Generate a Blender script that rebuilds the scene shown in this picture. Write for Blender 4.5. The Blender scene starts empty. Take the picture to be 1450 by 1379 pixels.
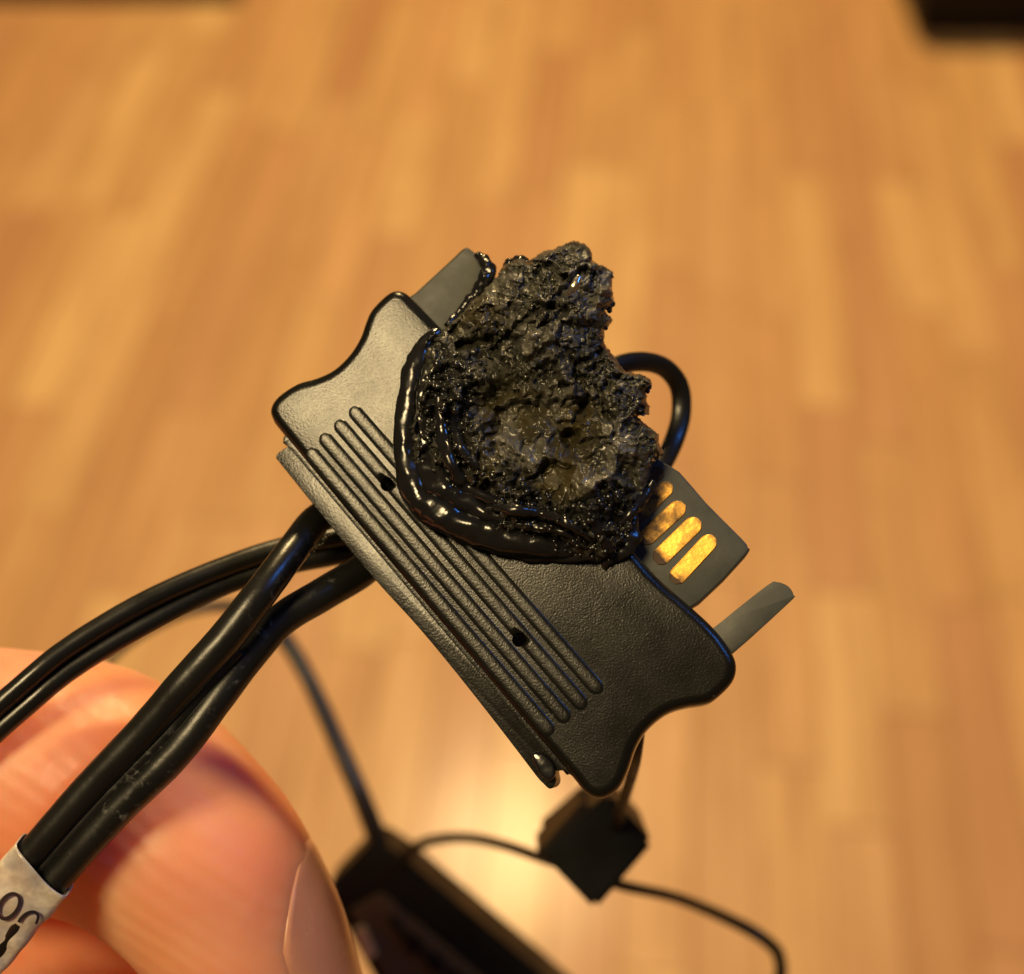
import bpy, bmesh, math, random
import numpy as np
from mathutils import Vector, Matrix
random.seed(4); rng = np.random.default_rng(7)
scene = bpy.context.scene
col = scene.collection
mm = 0.001

# ------------------------------------------------------------------ camera
FPX = 2200.0; CX, CY = 725.0, 689.5
PITCH = math.radians(45.0)
CAM = Vector((0.0, 0.0, 0.85))
R = Vector((1, 0, 0))
F = Vector((0, math.cos(PITCH), -math.sin(PITCH)))
U = Vector((0, math.sin(PITCH), math.cos(PITCH)))
cam_d = bpy.data.cameras.new('camera'); cam = bpy.data.objects.new('camera', cam_d); col.objects.link(cam)
cam.matrix_world = Matrix(((R.x, U.x, -F.x, CAM.x), (R.y, U.y, -F.y, CAM.y), (R.z, U.z, -F.z, CAM.z), (0, 0, 0, 1)))
cam_d.sensor_width = 36; cam_d.lens = 36 * FPX / 1450.0
cam_d.clip_start = 0.005; cam_d.clip_end = 50
cam_d.dof.use_dof = True; cam_d.dof.focus_distance = 0.0815
cam_d.dof.aperture_fstop = 29.0
scene.camera = cam

# ------------------------------------------------------------------ light
scene.view_settings.view_transform = 'Standard'; scene.view_settings.look = 'None'
scene.view_settings.exposure = 0.0; scene.view_settings.gamma = 1.0
w = bpy.data.worlds.new('World'); scene.world = w; w.use_nodes = True
bg = w.node_tree.nodes['Background']; bg.inputs[0].default_value = (1.0, 0.66, 0.36, 1); bg.inputs[1].default_value = 0.08

def cdir(x, y, z):      # camera axes: right, up, towards the viewer
    return (R * x + U * y - F * z).normalized()
def area(name, pos, target, size, power, color, size_y=None):
    d = bpy.data.lights.new(name, 'AREA'); d.energy = power; d.color = color
    d.shape = 'DISK' if size_y is None else 'RECTANGLE'; d.size = size
    if size_y: d.size_y = size_y
    o = bpy.data.objects.new(name, d); col.objects.link(o); o.location = pos
    o.rotation_euler = (Vector(target) - Vector(pos)).to_track_quat('-Z', 'Y').to_euler()
    return o
SUBJ = CAM + F * 0.085
PN = cdir(-.10, .17, 1.0)                      # the way the connector's face points
_v = -(F + R * ((395 - CX) / FPX) - U * ((430 - CY) / FPX)).normalized()
KEYDIR = (PN * (2 * PN.dot(_v)) - _v).normalized()   # lamp glints on the face's upper left
area('ceiling_lamp', SUBJ + KEYDIR * 1.35, SUBJ, 0.42, 17.5, (1.0, 0.75, 0.38))
area('far_ceiling_lamp', (-0.02, 2.05, 2.45), (0, .6, 0), 0.34, 73, (1.0, 0.71, 0.32))
area('window_light', SUBJ + cdir(.66, .62, .42) * 1.2, SUBJ, 0.19, 3.0, (0.06, 0.28, 1.0), 0.24)

# ------------------------------------------------------------------ helpers
def P(px, py, d):
    return CAM + (F + R * ((px - CX) / FPX) - U * ((py - CY) / FPX)) * d
def tag(o, label=None, cat=None, group=None, kind=None):
    if label: o['label'] = label
    if cat: o['category'] = cat
    if group: o['group'] = group
    if kind: o['kind'] = kind
    return o
def mesh_obj(name, me, mat=None, parent=None, smooth=True):
    o = bpy.data.objects.new(name, me); col.objects.link(o)
    if mat: me.materials.append(mat)
    if parent: o.parent = parent
    if smooth: me.polygons.foreach_set('use_smooth', [True] * len(me.polygons))
    return o
def from_np(name, V, Fc, mat=None, parent=None, smooth=True):
    me = bpy.data.meshes.new(name); me.from_pydata([tuple(v) for v in V], [], [tuple(int(i) for i in f) for f in Fc])
    me.update()
    return mesh_obj(name, me, mat, parent, smooth)
def from_bm(name, bm, mat=None, parent=None, smooth=True):
    bmesh.ops.recalc_face_normals(bm, faces=bm.faces[:])
    me = bpy.data.meshes.new(name); bm.to_mesh(me); bm.free()
    return mesh_obj(name, me, mat, parent, smooth)
def attr(o, name, vals):
    a = o.data.attributes.new(name, 'FLOAT', 'POINT'); a.data.foreach_set('value', np.asarray(vals, dtype=np.float32))

# ---- numpy noise
def _hash(ix, iy, iz, s=0):
    h = (ix.astype(np.int64) * 374761393 + iy.astype(np.int64) * 668265263 + iz.astype(np.int64) * 2147483647 + s * 1274126177) & 0xffffffff
    h = ((h ^ (h >> 13)) * 1274126177) & 0xffffffff
    h = (h ^ (h >> 16)) & 0xffffffff
    h = (h * 2246822519) & 0xffffffff
    h = h ^ (h >> 15)
    return (h & 0xffffff) / float(0xffffff)
def vnoise(p, s=0):
    i = np.floor(p).astype(np.int64); f = p - i; f = f * f * f * (f * (f * 6 - 15) + 10)
    r = 0
    for dx in (0, 1):
        wx = f[:, 0] if dx else 1 - f[:, 0]
        for dy in (0, 1):
            wy = f[:, 1] if dy else 1 - f[:, 1]
            for dz in (0, 1):
                wz = f[:, 2] if dz else 1 - f[:, 2]
                r = r + wx * wy * wz * _hash(i[:, 0] + dx, i[:, 1] + dy, i[:, 2] + dz, s)
    return r * 2 - 1
def fbm(p, o=4, s=0, g=.5):
    a, r, q = 1.0, 0, p.copy()
    for k in range(o):
        r = r + a * vnoise(q, s + k * 17); a *= g; q = q * 2.03 + 11.3
    return r
def ridged(p, o=4, s=0):
    a, r, q = 1.0, 0, p.copy()
    for k in range(o):
        r = r + a * (1 - 2 * np.abs(vnoise(q, s + k * 17))); a *= .5; q = q * 2.1 + 7.7
    return r
def worley(p, s=0):
    i = np.floor(p).astype(np.int64); best = np.full(len(p), 9.0); idv = np.zeros(len(p))
    for dx in (-1, 0, 1):
        for dy in (-1, 0, 1):
            for dz in (-1, 0, 1):
                c = i + np.array([dx, dy, dz])
                q = np.stack([_hash(c[:, 0], c[:, 1], c[:, 2], s + k) for k in (1, 2, 3)], 1) + c
                d = np.sqrt(((p - q) ** 2).sum(1)); m = d < best
                best[m] = d[m]; idv[m] = _hash(c[:, 0], c[:, 1], c[:, 2], s + 9)[m]
    return best, idv
def poly_sd(X, Y, poly):   # + inside
    poly = np.array(poly, float); n = len(poly); dmin = np.full(X.shape, 1e9); ins = np.zeros(X.shape, bool)
    for k in range(n):
        a, b = poly[k], poly[(k + 1) % n]; e = b - a
        t = np.clip(((X - a[0]) * e[0] + (Y - a[1]) * e[1]) / (e @ e + 1e-12), 0, 1)
        dmin = np.minimum(dmin, np.hypot(X - a[0] - t * e[0], Y - a[1] - t * e[1]))
        c = ((a[1] > Y) != (b[1] > Y)) & (X < (b[0] - a[0]) * (Y - a[1]) / (b[1] - a[1] + 1e-12) + a[0]); ins ^= c
    return np.where(ins, dmin, -dmin)
def catmull(pts, n=12, closed=False):
    pts = [np.array(p, float) for p in pts]; out = []; N = len(pts)
    rng_ = range(N) if closed else range(N - 1)
    for i in rng_:
        g = (lambda k: pts[k % N]) if closed else (lambda k: pts[min(max(k, 0), N - 1)])
        p0, p1, p2, p3 = g(i - 1), g(i), g(i + 1), g(i + 2)
        for k in range(n):
            t = k / n
            out.append(.5 * (2 * p1 + (p2 - p0) * t + (2 * p0 - 5 * p1 + 4 * p2 - p3) * t * t + (3 * p1 - p0 - 3 * p2 + p3) * t ** 3))
    if not closed: out.append(pts[-1])
    return out

# ---- materials
def mat(name, base, rough=.5, spec=.5, metal=0, **k):
    m = bpy.data.materials.new(name); m.use_nodes = True; b = m.node_tree.nodes['Principled BSDF']
    b.inputs['Base Color'].default_value = (*base, 1); b.inputs['Roughness'].default_value = rough
    b.inputs['Specular IOR Level'].default_value = spec; b.inputs['Metallic'].default_value = metal
    for kk, v in k.items(): b.inputs[kk.replace('_', ' ')].default_value = v
    return m
class NT:
    def __init__(s, m): s.m = m; s.t = m.node_tree; s.b = s.t.nodes['Principled BSDF']
    def n(s, typ, **k):
        nd = s.t.nodes.new(typ)
        for a, v in k.items():
            if a.startswith('i_'): nd.inputs[a[2:].replace('_', ' ')].default_value = v
            else: setattr(nd, a, v)
        return nd
    def l(s, a, b): s.t.links.new(a, b)
    def ramp(s, fac, stops):
        r = s.n('ShaderNodeValToRGB'); e = r.color_ramp.elements
        while len(e) < len(stops): e.new(.5)
        for k, (p, c) in enumerate(stops):
            e[k].position = p; e[k].color = (*c, 1) if len(c) == 3 else c
        s.l(fac, r.inputs[0]); return r.outputs[0]
    def noise(s, scale, detail=4, rough=.5, coord=None):
        nd = s.n('ShaderNodeTexNoise'); nd.inputs['Scale'].default_value = scale; nd.inputs['Detail'].default_value = detail; nd.inputs['Roughness'].default_value = rough
        if coord is None:
            if not hasattr(s, 'tc'): s.tc = s.n('ShaderNodeTexCoord')
            coord = s.tc.outputs['Object']
        s.l(coord, nd.inputs['Vector']); return nd.outputs['Fac']
    def bump(s, h, dist, strength=1.0, prev=None):
        nd = s.n('ShaderNodeBump'); nd.inputs['Distance'].default_value = dist; nd.inputs['Strength'].default_value = strength
        s.l(h, nd.inputs['Height'])
        if prev: s.l(prev, nd.inputs['Normal'])
        return nd.outputs[0]
    def attr(s, name):
        nd = s.n('ShaderNodeAttribute'); nd.attribute_name = name; return nd.outputs['Fac']
    def maprange(s, v, a, b, c, d):
        nd = s.n('ShaderNodeMapRange'); s.l(v, nd.inputs[0])
        for k, x in enumerate((a, b, c, d)): nd.inputs[k + 1].default_value = x
        return nd.outputs[0]
    def mix(s, f, a, b):
        nd = s.n('ShaderNodeMix', data_type='RGBA')
        s.l(f, nd.inputs[0])
        for v, i in ((a, 6), (b, 7)):
            if isinstance(v, tuple): nd.inputs[i].default_value = (*v, 1)
            else: s.l(v, nd.inputs[i])
        return nd.outputs[2]

def moulded_plastic(name, base=(.005, .005, .004), r0=.22, r1=.29):
    m = mat(name, base, .33, .42); t = NT(m)
    n1 = t.noise(9500, 2, .5); n2 = t.noise(420, 4, .6)
    t.l(t.maprange(n2, .3, .7, r0, r1), t.b.inputs['Roughness'])
    n3 = t.noise(1900, 3, .6)
    bmp = t.bump(n1, .000021, .55); bmp = t.bump(n3, .000018, .3, bmp); bmp = t.bump(n2, .00003, .3, bmp)
    t.l(bmp, t.b.inputs['Normal'])
    dst = t.noise(2300, 2, .5); t.l(t.mix(t.maprange(dst, .72, .78, 0, 1), base, (.07, .068, .06)), t.b.inputs['Base Color'])
    return m
M_housing = moulded_plastic('black_moulded_plastic')
M_cable = mat('black_pvc', (.010, .010, .009), .3, .5)
t = NT(M_cable)
sc = t.attr('scuff'); nz = t.noise(1500, 4, .7); nb = t.noise(300, 3)
mul = t.n('ShaderNodeMath', operation='MULTIPLY'); t.l(sc, mul.inputs[0]); t.l(t.maprange(nz, .56, .66, 0, 1), mul.inputs[1])
t.l(t.mix(mul.outputs[0], (.007, .007, .006), (.15, .15, .13)), t.b.inputs['Base Color'])
t.l(t.maprange(nb, .3, .7, .26, .42), t.b.inputs['Roughness'])
t.l(t.bump(nb, .00012, .4, t.bump(nz, .00003, .5)), t.b.inputs['Normal'])
M_dull = mat('dull_black_plastic', (.004, .004, .0035), .5, .2)
t = NT(M_dull); t.l(t.maprange(t.noise(300, 3), .3, .7, .4, .6), t.b.inputs['Roughness'])
M_melt = mat('melted_glossy_plastic', (.008, .008, .009), .1, .6)
t = NT(M_melt); t.l(t.maprange(t.noise(900, 3), .35, .7, .12, .30), t.b.inputs['Roughness'])
t.l(t.bump(t.noise(700, 3, .5), .00020, .4), t.b.inputs['Normal'])
M_grey = mat('grey_glass_filled_plastic', (.10, .105, .095), .38, .5)
t = NT(M_grey); nz = t.noise(500, 4, .6)
t.l(t.ramp(nz, [(.3, (.022, .025, .022)), (.7, (.048, .052, .044))]), t.b.inputs['Base Color'])
t.l(t.maprange(nz, .3, .7, .42, .6), t.b.inputs['Roughness']); t.l(t.bump(nz, .0001, .3), t.b.inputs['Normal'])
M_gold = mat('gold_plating', (.85, .48, .10), .28, .5, 1.0)
t = NT(M_gold); nz = t.noise(520, 5, .65); soot = t.attr('soot')
add = t.n('ShaderNodeMath', operation='ADD'); t.l(nz, add.inputs[0]); t.l(soot, add.inputs[1])
f = t.maprange(add.outputs[0], .65, .88, 0, 1)
t.l(t.mix(f, (.66, .36, .07), (.05, .022, .006)), t.b.inputs['Base Color'])
t.l(t.maprange(f, 0, 1, 1, .15), t.b.inputs['Metallic']); t.l(t.maprange(f, 0, 1, .38, .6), t.b.inputs['Roughness'])
t.l(t.bump(nz, .0001, .4), t.b.inputs['Normal'])
M_char = mat('charred_plastic', (.03, .03, .026), .5, .5)
t = NT(M_char); g = t.attr('gloss'); ash = t.attr('ash'); brown = t.attr('brown')
nz = t.noise(1300, 5, .65); nf = t.noise(4200, 3, .6)
c = t.mix(t.maprange(nz, .35, .7, 0, 1), (.011, .011, .009), (.055, .053, .040))
c = t.mix(brown, c, (.060, .046, .016)); c = t.mix(ash, c, (.14, .135, .12)); c = t.mix(t.attr('wet'), c, (.016, .016, .014))
t.l(c, t.b.inputs['Base Color'])
rr = t.n('ShaderNodeMath', operation='ADD'); t.l(t.maprange(g, 0, 1, .44, .10), rr.inputs[0]); t.l(t.maprange(nz, .3, .7, -.06, .1), rr.inputs[1])
t.l(rr.outputs[0], t.b.inputs['Roughness'])
t.l(t.bump(nf, .00005, .5, t.bump(nz, .00010, .35)), t.b.inputs['Normal'])

M_skin = mat('skin', (.80, .43, .27), .42, .3)
t = NT(M_skin); red = t.attr('red'); n1 = t.noise(140, 4, .55); n2 = t.noise(900, 4, .6)
c = t.mix(t.maprange(n1, .3, .7, 0, 1), (.82, .39, .21), (.88, .49, .30)); c = t.mix(red, c, (.74, .21, .11))
t.l(c, t.b.inputs['Base Color'])
t.b.inputs['Subsurface Weight'].default_value = .8; t.b.inputs['Subsurface Radius'].default_value = (1.0, .35, .15); t.b.inputs['Subsurface Scale'].default_value = .0050
wv = t.n('ShaderNodeTexWave', wave_type='BANDS', bands_direction='DIAGONAL'); wv.inputs['Scale'].default_value = 330; wv.inputs['Distortion'].default_value = 5; wv.inputs['Detail'].default_value = 1; wv.inputs['Detail Scale'].default_value = .35
t.l(t.tc.outputs['Object'], wv.inputs['Vector'])
t.l(t.maprange(n2, .3, .7, .36, .52), t.b.inputs['Roughness'])
t.l(t.bump(n2, .00010, .4, t.bump(wv.outputs['Fac'], .00006, .35)), t.b.inputs['Normal'])
M_nail = mat('nail', (.60, .26, .16), .34, .3)
t = NT(M_nail); t.b.inputs['Subsurface Weight'].default_value = .4; t.b.inputs['Subsurface Radius'].default_value = (1, .5, .4); t.b.inputs['Subsurface Scale'].default_value = .0015
t.l(t.maprange(t.noise(400, 3), .3, .7, .16, .32), t.b.inputs['Roughness'])
M_sleeve = mat('printed_label_film', (.62, .58, .52), .17, .6)
t = NT(M_sleeve); nz = t.noise(260, 4, .6)
t.l(t.ramp(nz, [(.30, (.17, .145, .14)), (.5, (.46, .42, .37)), (.62, (.80, .75, .60))]), t.b.inputs['Base Color'])
t.l(t.bump(nz, .0005, .6), t.b.inputs['Normal'])
M_ink = mat('black_ink', (.02, .015, .02), .4, .4)

def wood(name, use_random=True):
    m = mat(name, (.5, .28, .1), .34, .5); t = NT(m)
    tc = t.n('ShaderNodeTexCoord'); t.tc = tc
    mp = t.n('ShaderNodeMapping'); mp.inputs['Scale'].default_value = (1, .09, 1); t.l(tc.outputs['Object'], mp.inputs[0])
    oi = t.n('ShaderNodeObjectInfo'); addv = t.n('ShaderNodeVectorMath', operation='ADD'); t.l(mp.outputs[0], addv.inputs[0])
    cm = t.n('ShaderNodeCombineXYZ'); ml = t.n('ShaderNodeMath', operation='MULTIPLY'); ml.inputs[1].default_value = 37.0
    src = oi.outputs['Random'] if use_random else t.attr('strip_random')
    t.l(src, ml.inputs[0]); t.l(ml.outputs[0], cm.inputs[0]); t.l(cm.outputs[0], addv.inputs[1])
    n1 = t.noise(55, 5, .6, addv.outputs[0]); n2 = t.noise(260, 3, .6, addv.outputs[0]); nk = t.noise(11, 1, .5)
    base = t.ramp(src, [(0, (.47, .225, .090)), (.18, (.62, .36, .145)), (.4, (.55, .285, .115)), (.6, (.72, .45, .19)), (.8, (.49, .235, .105)), (1, (.65, .365, .155))])
    dark = t.mix(t.maprange(n1, .4, .75, 0, .72), base, (.36, .16, .05))
    dark = t.mix(t.maprange(n2, .5, .8, 0, .3), dark, (.30, .13, .04))
    dark = t.mix(t.maprange(nk, .74, .82, 0, .6), dark, (.22, .09, .03))
    t.l(dark, t.b.inputs['Base Color']); t.l(t.maprange(n1, .3, .7, .48, .58), t.b.inputs['Roughness'])
    t.b.inputs['Coat Weight'].default_value = .14; t.b.inputs['Coat Roughness'].default_value = .17
    t.l(t.bump(n2, .0004, .3), t.b.inputs['Normal'])
    return m
M_wood = wood('oiled_wood_strip'); M_wood_far = wood('oiled_wood_strip_joined', False)

# ------------------------------------------------------------------ floor
floor = from_np('floor', [(-4, -3, -.004), (4, -3, -.004), (4, 6, -.004), (-4, 6, -.004)], [(0, 1, 2, 3)], mat('floor_joint', (.20, .095, .035), .7))
tag(floor, kind='structure')
SW = .043; YAW = math.atan2(275, math.hypot(FPX, 2190))   # strips run away from the camera, slightly to the right
dvec = Vector((math.sin(YAW), math.cos(YAW), 0)); pvec = Vector((math.cos(YAW), -math.sin(YAW), 0))
def strip_mesh(L, hw=SW / 2 - .0003, ch=.0005, top=0.0, th=.004):
    bm = bmesh.new(); y = L / 2 - .0004
    rings = [(hw, y, -th), (hw, y, top - ch), (hw - ch, y - ch, top)]
    vs = [[bm.verts.new((sx * a, sy * b, z)) for sx, sy in ((-1, -1), (1, -1), (1, 1), (-1, 1))] for a, b, z in rings]
    for r in (0, 1):
        for k in range(4): bm.faces.new((vs[r][k], vs[r][(k + 1) % 4], vs[r + 1][(k + 1) % 4], vs[r + 1][k]))
    bm.faces.new(vs[2]); bmesh.ops.recalc_face_normals(bm, faces=bm.faces[:])
    me = bpy.data.meshes.new('strip'); bm.to_mesh(me); bm.free(); me.materials.append(M_wood); return me
LENS = [.20, .27, .34, .42]; SM = [strip_mesh(L) for L in LENS]
strips = []
for i in range(-40, 41):
    y = -0.8 - random.random() * .4
    while y < 3.2:
        k = random.choice((0, 1, 1, 2, 2, 3)); L = LENS[k]
        c = pvec * (i * SW) + dvec * (y + L / 2); strips.append((c, k)); y += L
def vis(c):
    v = c - CAM; d = v.dot(F)
    return max(abs(v.dot(R) / d * FPX) / 725, abs(v.dot(U) / d * FPX) / 690) if d > 0 else 99
strips.sort(key=lambda s: vis(s[0]))
far = bmesh.new(); rl = far.verts.layers.float.new('strip_random')
for n, (c, k) in enumerate(strips):
    if n < 298:
        o = bpy.data.objects.new('strip', SM[k]); col.objects.link(o); o.parent = floor
        o.location = (c.x, c.y, random.uniform(-.0001, .0001)); o.rotation_euler.z = -YAW
    else:
        before = len(far.verts); far.from_mesh(SM[k]); far.verts.ensure_lookup_table(); rv = random.random()
        Mx = Matrix.Translation(c) @ Matrix.Rotation(-YAW, 4, 'Z')
        for v in far.verts[before:]: v.co = Mx @ v.co; v[rl] = rv
tag(from_bm('distant_strips', far, M_wood_far, floor, False), kind='stuff')

def box_bm(bm, x0, x1, y0, y1, z0, z1, bev=0):
    r = bmesh.ops.create_cube(bm, size=1)
    for v in r['verts']: v.co = Vector(((x0 + x1) / 2 + v.co.x * (x1 - x0), (y0 + y1) / 2 + v.co.y * (y1 - y0), (z0 + z1) / 2 + v.co.z * (z1 - z0)))
    if bev:
        es = set(e for v in r['verts'] for e in v.link_edges)
        bmesh.ops.bevel(bm, geom=list(es), offset=bev, segments=2, affect='EDGES')
def ground(px, py, z=0):
    v = F + R * ((px - CX) / FPX) - U * ((py - CY) / FPX); return CAM + v * ((z - CAM.z) / v.z)
# dark cabinet standing top right, dark rug edge top left
M_dark = mat('dark_stained_wood', (.006, .004, .003), .6, .2)
g0 = ground(1306, 52)
cab = bpy.data.objects.new('cabinet', None); col.objects.link(cab); cab.location = (g0.x, g0.y, 0)
tag(cab, 'low black wooden cabinet standing on the floor at the top right corner', 'cabinet')
bm = bmesh.new(); box_bm(bm, 0.0, .62, 0, .36, .0, .02, .002); from_bm('plinth', bm, M_dark, cab, False)
bm = bmesh.new(); box_bm(bm, -.012, .632, -.012, .37, .0202, .10, .003); from_bm('carcass', bm, M_dark, cab, False)
g1 = ground(340, 6)
rug_m = mat('dark_rug', (.055, .028, .012), .95, .1)
bm = bmesh.new(); box_bm(bm, -.9, 0, 0, .7, .0005, .007, .002)
rug = from_bm('rug', bm, rug_m, None, False); rug.location = (g1.x, g1.y, 0)
tag(rug, 'dark brown rug whose near edge just shows at the top left', 'rug')

# ------------------------------------------------------------------ connector frame
Nn = (R * -.10 + U * .17 - F * 1.0).normalized()
O = P(700, 780, .082)
def ray(px, py): return F + R * ((px - CX) / FPX) - U * ((py - CY) / FPX)
def on_plane(px, py, h=0):
    v = ray(px, py); q = O + Nn * h; return CAM + v * ((q - CAM).dot(Nn) / v.dot(Nn))
e1 = (on_plane(840, 940) - on_plane(560, 612)).normalized(); e1 = (e1 - Nn * e1.dot(Nn)).normalized()
e2 = Nn.cross(e1).normalized()
ROOTM = Matrix(((e1.x, e2.x, Nn.x, O.x), (e1.y, e2.y, Nn.y, O.y), (e1.z, e2.z, Nn.z, O.z), (0, 0, 0, 1)))
INV = ROOTM.inverted()
def loc(px, py, h=0):     # h metres above the plate plane, as connector coordinates
    q = INV @ on_plane(px, py, h); return Vector((q.x, q.y, h))
PXM = .082 / FPX          # metres per pixel at the plate
conn = bpy.data.objects.new('burnt_connector', None); col.objects.link(conn); conn.matrix_world = ROOTM
tag(conn, 'black power connector with a charred and melted middle, held above the wooden floor', 'connector')

def smooth_poly(pts, n=6): return [tuple(p) for p in catmull(pts, n, True)]
def slab(name, outline, z0, z1, m, parent, bev, seg=4, resamp=5, back_bev=False):
    pts = smooth_poly(outline, resamp) if resamp else outline
    bm = bmesh.new(); tv = []
    for (x, y) in pts:
        q = loc(x, y, z1); tv.append(bm.verts.new(q))
    f = bm.faces.new(tv); r = bmesh.ops.extrude_face_region(bm, geom=[f])
    for v in r['geom']:
        if isinstance(v, bmesh.types.BMVert): v.co.z = z0
    bm.normal_update()
    for fc in bm.faces[:]:
        pass
    if bev:
        es = [e for e in bm.edges if all(abs(v.co.z - z1) < 1e-9 for v in e.verts)]
        if back_bev: es += [e for e in bm.edges if all(abs(v.co.z - z0) < 1e-9 for v in e.verts)]
        bmesh.ops.recalc_face_normals(bm, faces=bm.faces[:])
        bmesh.ops.bevel(bm, geom=es, offset=bev, segments=seg, profile=.5, affect='EDGES', clamp_overlap=True)
    o = from_bm(name, bm, m, parent, True)
    me = o.data
    me.set_sharp_from_angle(angle=math.radians(40))
    return o

body_px = [(381, 576), (392, 559), (419, 541), (446, 533), (471, 521), (493, 500), (508, 476), (516, 454), (524, 437), (543, 417), (557, 409), (571, 411), (584, 422), (617, 456),
           (690, 533), (770, 628), (840, 712), (895, 776), (930, 816), (978, 858), (1011, 889), (1035, 921), (1043, 943), (1037, 966), (1014, 989), (998, 997), (968, 1002), (941, 1012), (915, 1034),
           (899, 1060), (888, 1092), (874, 1118), (852, 1131), (831, 1125), (810, 1100), (760, 1042), (640, 900), (500, 735), (400, 614), (384, 592)]
housing = slab('housing', body_px, -4.0 * mm, 0, M_housing, conn, .75 * mm, 6, 4, True)
# recessed screw holes
def cyl(bm, c, r, z0, z1, seg=24):
    a = [bm.verts.new((c.x + r * math.cos(2 * math.pi * k / seg), c.y + r * math.sin(2 * math.pi * k / seg), z0)) for k in range(seg)]
    b = [bm.verts.new((v.co.x, v.co.y, z1)) for v in a]
    bm.faces.new(a[::-1]); bm.faces.new(b)
    for k in range(seg): bm.faces.new((a[k], a[(k + 1) % seg], b[(k + 1) % seg], b[k]))
bm = bmesh.new()
for (x, y) in ((548, 686), (735, 906)): cyl(bm, loc(x, y), .37 * mm, -2.6 * mm, 1.2 * mm)
cutter = from_bm('cutter', bm, None, None, False); cutter.matrix_world = ROOTM
def cut(o):
    md = o.modifiers.new('cut', 'BOOLEAN'); md.operation = 'DIFFERENCE'; md.object = cutter; md.solver = 'EXACT'
    bpy.context.view_layer.update()
    me = bpy.data.meshes.new_from_object(o.evaluated_get(bpy.context.evaluated_depsgraph_get())); o.modifiers.clear()
    o.data = me
# ridges
def ridge(a, b, half, hgt):
    A, B = loc(*a), loc(*b); d = (B - A).normalized(); s = Vector((-d.y, d.x, 0)); L = (B - A).length
    prof = [(-1, -.02), (-.86, .07), (-.72, .30), (-.58, .66), (-.42, .93), (0, 1), (.42, .93), (.58, .66), (.72, .30), (.86, .07), (1, -.02)]
    st = [0, .25, .5, .8] ; tt = [(half * (1 - math.cos(x * math.pi / 2)) if 0 else half * x) for x in st]
    along = [(x, math.sqrt(max(0, 1 - (1 - x / half) ** 2)) if x < half else 1) for x in [half * q for q in (0.02, .1, .25, .5, .75, 1)]]
    rows = [(x, wf) for x, wf in along] + [(half + (L - 2 * half) * q / 30, 1) for q in range(1, 30)] + [(L - x, wf) for x, wf in along[::-1]]
    bm = bmesh.new(); R_ = []
    for x, wf in rows:
        R_.append([bm.verts.new(A + d * x + s * (half * wf * u) + Vector((0, 0, (hgt * v * wf if v > 0 else -.00012)))) for u, v in prof])
    for i in range(len(R_) - 1):
        for k in range(len(prof) - 1): bm.faces.new((R_[i][k], R_[i + 1][k], R_[i + 1][k + 1], R_[i][k + 1]))
        bm.faces.new((R_[i][-1], R_[i + 1][-1], R_[i + 1][0], R_[i][0]))
    bm.faces.new(R_[0]); bm.faces.new(R_[-1][::-1])
    return from_bm('ridge', bm, M_housing, conn)
RID_HALF = 12.6
RID = [((497, 577), (851, 981)), ((476, 596), (829, 1003)), ((455, 615), (805, 1022)), ((436, 636), (782, 1040))]
for a, b in RID:
    rd = ridge(a, b, RID_HALF * PXM, .055 * mm); cut(rd)
cut(housing); housing.data.set_sharp_from_angle(angle=math.radians(40)) if hasattr(housing.data, 'set_sharp_from_angle') else None
bpy.data.objects.remove(cutter)
# lower cover strip (stands proud, with a hooked end)
strip_px = [(391, 647), (398, 638), (412, 632), (424, 640), (520, 752), (640, 894), (740, 1012), (797, 1082), (793, 1091), (785, 1092), (787, 1108), (779, 1117), (768, 1108), (759, 1098), (724, 1052), (660, 970), (595, 891), (527, 816), (462, 737), (400, 660)]
cs = slab('cover_strip', strip_px, -4.6 * mm, -.9 * mm, M_housing, conn, .22 * mm, 3, 4)
# side skirt below (second half of the shell seen under the cover)
lip_px = [(404, 616), (414, 621), (620, 868), (800, 1082), (796, 1088), (786, 1078), (600, 860), (420, 646), (402, 628)]
slab('shell_lip', lip_px, -3.2 * mm, -.35 * mm, M_housing, conn, .12 * mm, 2, 3)
# snap hook on the end
slab('snap_hook', [(752, 1068), (768, 1066), (783, 1080), (786, 1096), (778, 1106), (764, 1096)], -1.2 * mm, -.45 * mm, M_melt, conn, .2 * mm, 3, 4)
# grey tongue behind, top left
def plate_px(name, pts, z0, z1, m, bev, resamp=3): return slab(name, pts, z0, z1, m, conn, bev, 3, resamp)
plate_px('grey_tongue', [(560, 440), (588, 414), (640, 366), (658, 350), (668, 354), (690, 372), (697, 390), (680, 430), (640, 480), (610, 500)], -3.0 * mm, -1.4 * mm, M_grey, .15 * mm)
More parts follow.
